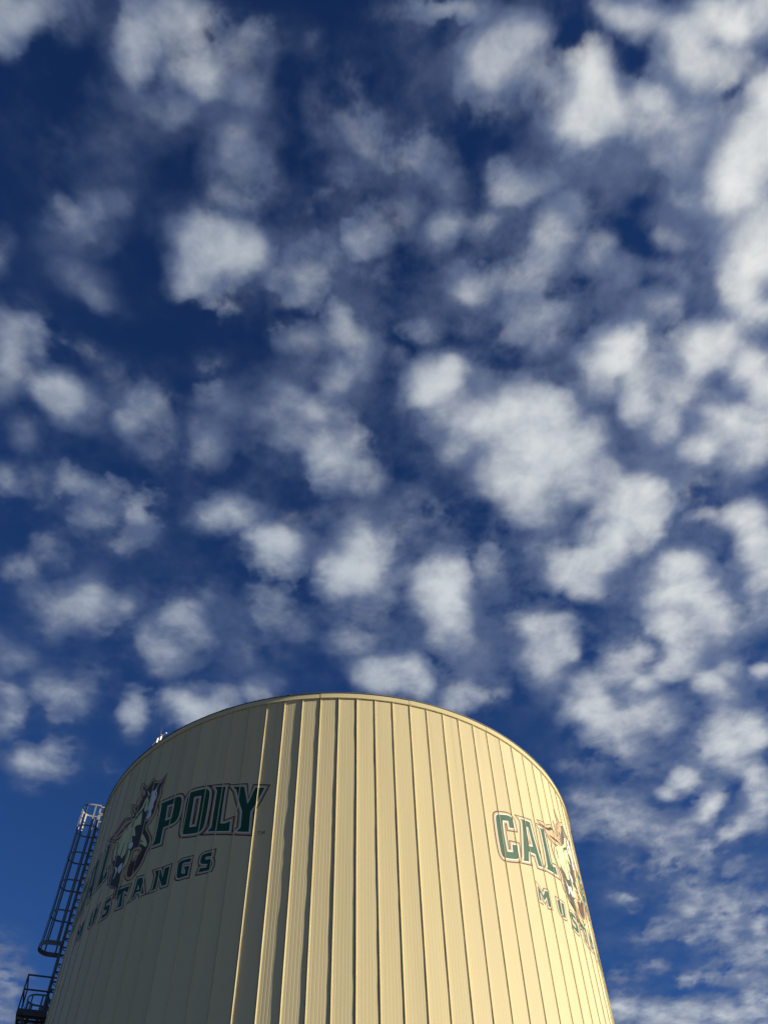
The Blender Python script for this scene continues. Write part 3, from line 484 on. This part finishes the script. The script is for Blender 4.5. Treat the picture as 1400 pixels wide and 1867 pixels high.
def smooth_loop(l, it):
    """round only the blunt corners of a traced outline"""
    l = [Vector(p) for p in l]
    for _ in range(it):
        o = []; n = len(l)
        for i in range(n):
            a, b, c = l[i - 1], l[i], l[(i + 1) % n]
            e1, e2 = b - a, c - b
            ang = abs(e1.angle(e2, 0))
            if ang < rad(62): 
                q = .22
                o += [b - e1 * q, b + e2 * q]
            else: o.append(b)
        l = o
    return l

def add_region(bm, polys, layer_mat, off):
    """polys: list of loops (first outer, rest holes), drawn flat; later wrapped on the wall"""
    loops = [[Vector((p[0], p[1], 0)) for p in l] for l in polys]
    flat = [p for l in loops for p in l]
    vs = [bm.verts.new((p.x, p.y, off)) for p in flat]
    for t in tessellate_polygon(loops):
        try: f = bm.faces.new([vs[i] for i in t]); f.material_index = layer_mat
        except ValueError: pass

def add_ring(bm, l0, l1, mi, off):
    n = len(l0)
    a = [bm.verts.new((p[0], p[1], off)) for p in l0]; b = [bm.verts.new((p[0], p[1], off)) for p in l1]
    for i in range(n):
        try: f = bm.faces.new((a[i - 1], a[i], b[i], b[i - 1])); f.material_index = mi
        except ValueError: pass

def wrap(bm, shift, zoff=EYE):
    """cut the flat artwork at every seam and lay it on the wall pans"""
    smin = min(v.co.x for v in bm.verts) + shift; smax = max(v.co.x for v in bm.verts) + shift
    k0 = math.floor((smin / R - TH0) / DT); k1 = math.ceil((smax / R - TH0) / DT)
    for k in range(k0, k1 + 1):
        x = seam(k) * R - shift
        bmesh.ops.bisect_plane(bm, geom=bm.verts[:] + bm.edges[:] + bm.faces[:], plane_co=(x, 0, 0), plane_no=(1, 0, 0), dist=1e-6)
    for v in bm.verts:
        s = v.co.x + shift; th = s / R
        kf = (th - TH0) / DT; k = math.floor(kf + 1e-7)
        v.co = face_pt(k, kf - k, v.co.z, v.co.y + zoff)
    for f in bm.faces:
        f.normal_update()
        c = f.calc_center_median(); 
        if f.normal.dot(Vector((c.x - CX, c.y - CY, 0))) < 0: f.normal_flip()

HM = ['gold', 'mane', 'tan', 'dark', 'cream', 'white', 'brown', 'line']
def make_logo(shift):
    bm = bmesh.new()
    off = .0095
    gl = [Vector(p) for p in HORSE[0][1]]
    a = sum(gl[i - 1].x * gl[i].y - gl[i].x * gl[i - 1].y for i in range(len(gl)))
    if a < 0: gl = gl[::-1]
    add_region(bm, [gl], 0, off)
    add_ring(bm, gl, offs(gl, .03), 7, off - .0004)
    for i, (mn, pts) in enumerate(HORSE[1:]):
        off += .0005
        l = smooth_loop(pts, 1)
        add_region(bm, [l], HM.index(mn), off)
        if mn in ('cream', 'white') :
            ar = sum(l[i - 1].x * l[i].y - l[i].x * l[i - 1].y for i in range(len(l)))
            if ar < 0: l = l[::-1]
            add_ring(bm, l, offs(l, .014, 1.5), 3, off - .0002)
    wrap(bm, shift)
    horse = link_bm('painted_horse_emblem', bm, [M_paint[k] for k in HM], tank)
    for key, loops in LETTERS.items():
        big = key in ('P', 'O', 'L2', 'Y', 'C', 'A1', 'L1')
        wd = (.031, .090, .128) if big else (.020, .058, .087)
        bm = bmesh.new()
        ls = [smooth_loop(l, 2) if key in ('P', 'O', 'C', 'U', 'G', 'S1', 'Slast') else [Vector(p) for p in l] for l in loops]
        base = .0012 + .0002 * (list(LETTERS).index(key) % 5)
        for l in ls:
            add_ring(bm, offs(l, wd[1]), offs(l, wd[2]), 3, base)
            add_ring(bm, offs(l, wd[0]), offs(l, wd[1]), 2, base + .0018)
            add_ring(bm, l, offs(l, wd[0]), 1, base + .0036)
        add_region(bm, ls, 0, base + .0054)
        wrap(bm, shift)
        link_bm('painted_letter', bm, [M_paint['green'], M_paint['white'], M_paint['tan'], M_paint['line']], horse)
    # trademark sign
    bm = bmesh.new()
    def stroke(p, q, wdt=.016):
        p, q = Vector(p), Vector(q); d = (q - p).normalized(); nn = Vector((-d.y, d.x)) * wdt / 2
        vs = [bm.verts.new((*(pt), .002)) for pt in (p - nn, q - nn, q + nn, p + nn)]; bm.faces.new(vs)
    x, z = -2.39, 16.235
    for p, q in (((0, .125), (.10, .125)), ((.055, .125), (.04, 0)), ((.125, 0), (.145, .13)), ((.145, .13), (.18, .03)), ((.18, .03), (.225, .13)), ((.225, .13), (.225, 0))):
        stroke((x + p[0], z + p[1]), (x + q[0], z + q[1]))
    wrap(bm, shift)
    link_bm('painted_trademark_sign', bm, M_paint['dark'], horse)
    return horse
h1 = make_logo(0.0)
h2 = make_logo(16.57)

# ------------------------------------------------------------------ caged ladder
THL = rad(-77)
aL = BETA + THL
eR = Vector((math.cos(aL), math.sin(aL), 0)); eT = Vector((-eR.y, eR.x, 0))
def LP(rho, tau, z): return Vector((CX, CY, 0)) + eR * (R + rho) + eT * tau + Vector((0, 0, z))

def hoop_pts(tau0, z, rin=.20, rout=.88, hw=.36, n=14):
    rc = rout - hw
    pts = [LP(rin, tau0 + hw, z), LP((rin + rc) / 2, tau0 + hw, z)]
    for i in range(n + 1):
        a = PI / 2 - PI * i / n
        pts.append(LP(rc + hw * math.cos(a), tau0 + hw * math.sin(a), z))
    pts += [LP((rin + rc) / 2, tau0 - hw, z), LP(rin, tau0 - hw, z)]
    return pts

def ladder(name, label, z0, z1, hoops, tau0, bright):
    lad = empty(name, LP(.2, tau0, z0)); tag(lad, label, 'ladder', 'caged steel ladders up the tank')
    for s in (-1, 1):
        bm = bmesh.new(); bar(bm, LP(.20, tau0 + s * .23, z0), LP(.20, tau0 + s * .23, z1), .065, .012, eR)
        link_bm('rail', bm, M_steel, lad)
    z = z0 + .2
    while z < z1 - .05:
        bm = bmesh.new(); tube(bm, [LP(.20, tau0 - .228, z), LP(.20, tau0 + .228, z)], .011, 6)
        link_bm('rung', bm, M_steel, lad); z += .305
    # stand-off brackets to the wall
    z = z0 + .5
    while z < min(z1, TOP - .3):
        for s in (-1, 1):
            bm = bmesh.new()
            bar(bm, LP(.012, tau0 + s * .245, z), LP(.21, tau0 + s * .245, z), .06, .012, Vector((0, 0, 1)))
            bar(bm, LP(.022, tau0 + s * .245, z - .13), LP(.195, tau0 + s * .245, z - .015), .03, .01, Vector((0, 0, 1)))
            link_bm('bracket', bm, M_steel, lad)
        z += .575
    for i, (hz, hh) in enumerate(hoops):
        bm = bmesh.new()
        flare = .05 if i == len(hoops) - 1 else 0
        # each end steps out from the rail to the width of the cage
        pts = [LP(.20, tau0 + .237, hz)] + hoop_pts(tau0, hz, rout=.88 + flare, hw=.36 + flare * .4) + [LP(.20, tau0 - .237, hz)]
        strap(bm, pts, hh * 1.15, .010)
        link_bm('hoop', bm, M_steel, lad)
    if bright:      # hand rails that step over the roof edge
        for s in (-1, 1):
            bm = bmesh.new()
            for zz in (z1 - .03, z1 - .33):
                bar(bm, LP(.21, tau0 + s * .25, zz), LP(-.55, tau0 + s * .25, zz), .05, .02, Vector((0, 0, 1)))
            bar(bm, LP(-.55, tau0 + s * .25, TOP), LP(-.55, tau0 + s * .25, z1), .05, .02, eR)
            link_bm('step_over_rail', bm, M_steel, lad)
    zt, zb = hoops[0][0] + .02, hoops[-1][0] - hoops[-1][1] / 2
    for k in range(7):
        a = rad(-90 + 30 * k) * .98
        rc = .52
        if abs(k - 3) == 3: p = (rc - .14, .352 * (1 if k == 6 else -1))
        else: p = (rc + .352 * math.cos(a), .352 * math.sin(a))
        q = p; fl = 1.0
        n_ = eR * math.cos(a) + eT * math.sin(a)
        pb = (rc + (p[0] - rc) * 1.1, p[1] * 1.05)
        bm = bmesh.new()
        zk = hoops[-2][0] if len(hoops) > 1 else zb
        bar(bm, LP(p[0], tau0 + p[1], zt), LP(p[0], tau0 + p[1], zk), .052, .007, eR.cross(Vector((0, 0, 1))) * math.cos(a) + eR * math.sin(a))
        bar(bm, LP(p[0], tau0 + p[1], zk), LP(pb[0], tau0 + pb[1], zb), .052, .007, eR.cross(Vector((0, 0, 1))) * math.cos(a) + eR * math.sin(a))
        link_bm('cage_bar', bm, M_steel, lad)
    return lad

dH = 30.76
hz = [t * dH + EYE for t in (.7200, .6897, .6523, .6163, .5790, .5408)]
FLOOR = .4750 * 30.2 + EYE
ladder('caged_ladder', 'upper caged ladder whose sunlit top reaches the roof edge', FLOOR + .02, hz[0] + .05,
       [(hz[0], .05)] + [(z, .05) for z in hz[1:5]] + [(hz[5], .14)], 0.0, True)
# lower flight, set back behind the landing
lowz = [.487 * 31.7 + EYE - 1.15 * k for k in range(11)]
ladder('caged_ladder', 'lower caged ladder that comes up behind the small landing', .35, lowz[0] + .02,
       [(z, .05) for z in lowz] + [(lowz[-1] - 1.15, .14)], -1.02, False)

# ------------------------------------------------------------------ landing
pl = empty('access_platform', LP(.0, -.1, FLOOR))
tag(pl, 'small dark steel landing with guard rails on the left side of the tank', 'platform')
T0, T1, RO = -.62, .42, .93
bm = bmesh.new()
for a, b in (((.05, T1), (RO, T1)), ((RO, T1), (RO, T0)), ((RO, T0), (.05, T0)), ((.05, T0), (.05, T1))):
    bar(bm, LP(a[0], a[1], FLOOR), LP(b[0], b[1], FLOOR), .19, .010, Vector((0, 0, 1)))
link_bm('toe_board', bm, M_dsteel, pl)
bm = bmesh.new()
x = .09
while x < RO - .02:
    bar(bm, LP(x, T0 + .01, FLOOR - .02), LP(x, T1 - .01, FLOOR - .02), .035, .006, Vector((0, 0, 1))); x += .042
for k in range(11):
    t = T0 + .05 + k * (T1 - T0 - .1) / 10
    bar(bm, LP(.06, t, FLOOR - .026), LP(RO - .01, t, FLOOR - .026), .02, .006, Vector((0, 0, 1)))
link_bm('floor_grating', bm, M_dsteel, pl)
bm = bmesh.new()
for k in range(4):
    t = T0 + .12 + k * (T1 - T0 - .24) / 3
    bar(bm, LP(.06, t, FLOOR - .075), LP(RO - .01, t, FLOOR - .075), .06, .05, Vector((0, 0, 1)))
for r_ in (.3, .62):
    bar(bm, LP(r_, T0 + .01, FLOOR - .075), LP(r_, T1 - .01, FLOOR - .075), .05, .04, Vector((0, 0, 1)))
link_bm('floor_frame', bm, M_dsteel, pl)
for t in (T1 - .06, T0 + .06):
    bm = bmesh.new(); bar(bm, LP(RO - .08, t, FLOOR - .11), LP(.02, t, FLOOR - 1.0), .05, .05, eT)
    link_bm('brace', bm, M_dsteel, pl)
RT = .513 * 30.2 + EYE; RM = .4979 * 30.2 + EYE
for r_, t in ((RO - .01, T1 - .02), (RO - .01, T0 + .02), (.14, T1 - .02)):
    bm = bmesh.new(); bar(bm, LP(r_, t, FLOOR - .08), LP(r_, t, RT), .042, .042, eR)
    link_bm('rail_post', bm, M_dsteel, pl)
for z in (RT, RM):
    bm = bmesh.new()
    bar(bm, LP(.03, T1 - .02, z), LP(RO + .01, T1 - .02, z), .042, .034, Vector((0, 0, 1)))
    bar(bm, LP(RO - .012, T1 - .02, z), LP(RO - .012, T0 + .02, z), .042, .034, Vector((0, 0, 1)))
    link_bm('guard_rail', bm, M_dsteel, pl)
# sagging safety chain across the opening to the lower ladder
bm = bmesh.new(); pts = []
for i in range(13):
    f = i / 12; pts.append(LP(RO - .02 - f * .42, T0 + .02, RM + .02 - .38 * f - .10 * math.sin(f * PI)))
tube(bm, pts, .008, 6); link_bm('safety_chain', bm, M_dsteel, pl)

# ------------------------------------------------------------------ things on the roof edge
def rod(thd, h, label):
    p = cyl(rad(thd), R - .06, TOP + .045)
    t = empty('lightning_rod', p); tag(t, label, 'lightning rod', 'lightning rods along the roof edge')
    bm = bmesh.new(); tube(bm, [p + Vector((0, 0, .05)), p + Vector((0, 0, h * .8)), p + Vector((0, 0, h))], [.009, .008, .002], 6); link_bm('rod', bm, M_dsteel, t)
    bm = bmesh.new(); tube(bm, [p, p + Vector((0, 0, .03)), p + Vector((0, 0, .055))], [.04, .035, .015], 10); link_bm('base', bm, M_dsteel, t)
rod(10.2, .40, 'thin lightning rod on the roof edge above the sunlit panels')
rod(-24.8, .42, 'thin lightning rod on the roof edge above the shaded word POLY')
rod(-44.9, .80, 'thin lightning rod rising beside the white frame on the roof edge')

TG = rad(-45.2)
g = empty('roof_gate_frame', cyl(TG, R - .2, TOP + .05))
tag(g, 'small white tubular gate frame standing on the roof edge above the horse emblem', 'gate frame')
aG = BETA + TG; gR = Vector((math.cos(aG), math.sin(aG), 0)); gT = Vector((-gR.y, gR.x, 0))
def GP(r, t, z): return Vector((CX, CY, 0)) + gR * (R + r) + gT * t + Vector((0, 0, TOP + z))
for (r_, t, h) in ((-.10, -.15, .52), (-.10, .05, .52)):
    bm = bmesh.new(); bar(bm, GP(r_, t, .04), GP(r_, t, h), .05, .05, gR); link_bm('post', bm, M_wsteel, g)
bm = bmesh.new(); bar(bm, GP(-.10, .05, .50), GP(-.10, .36, .44), .03, .03, Vector((0, 0, 1))); link_bm('top_rail', bm, M_wsteel, g)
bm = bmesh.new(); bar(bm, GP(-.10, -.17, .52), GP(-.10, .07, .52), .03, .03, Vector((0, 0, 1))); link_bm('top_rail', bm, M_wsteel, g)
bm = bmesh.new(); tube(bm, [GP(-.10, -.15, .48), cyl(rad(-51.5), R - .1, TOP + .06)], .011, 6); link_bm('stay_wire', bm, M_wsteel, g)
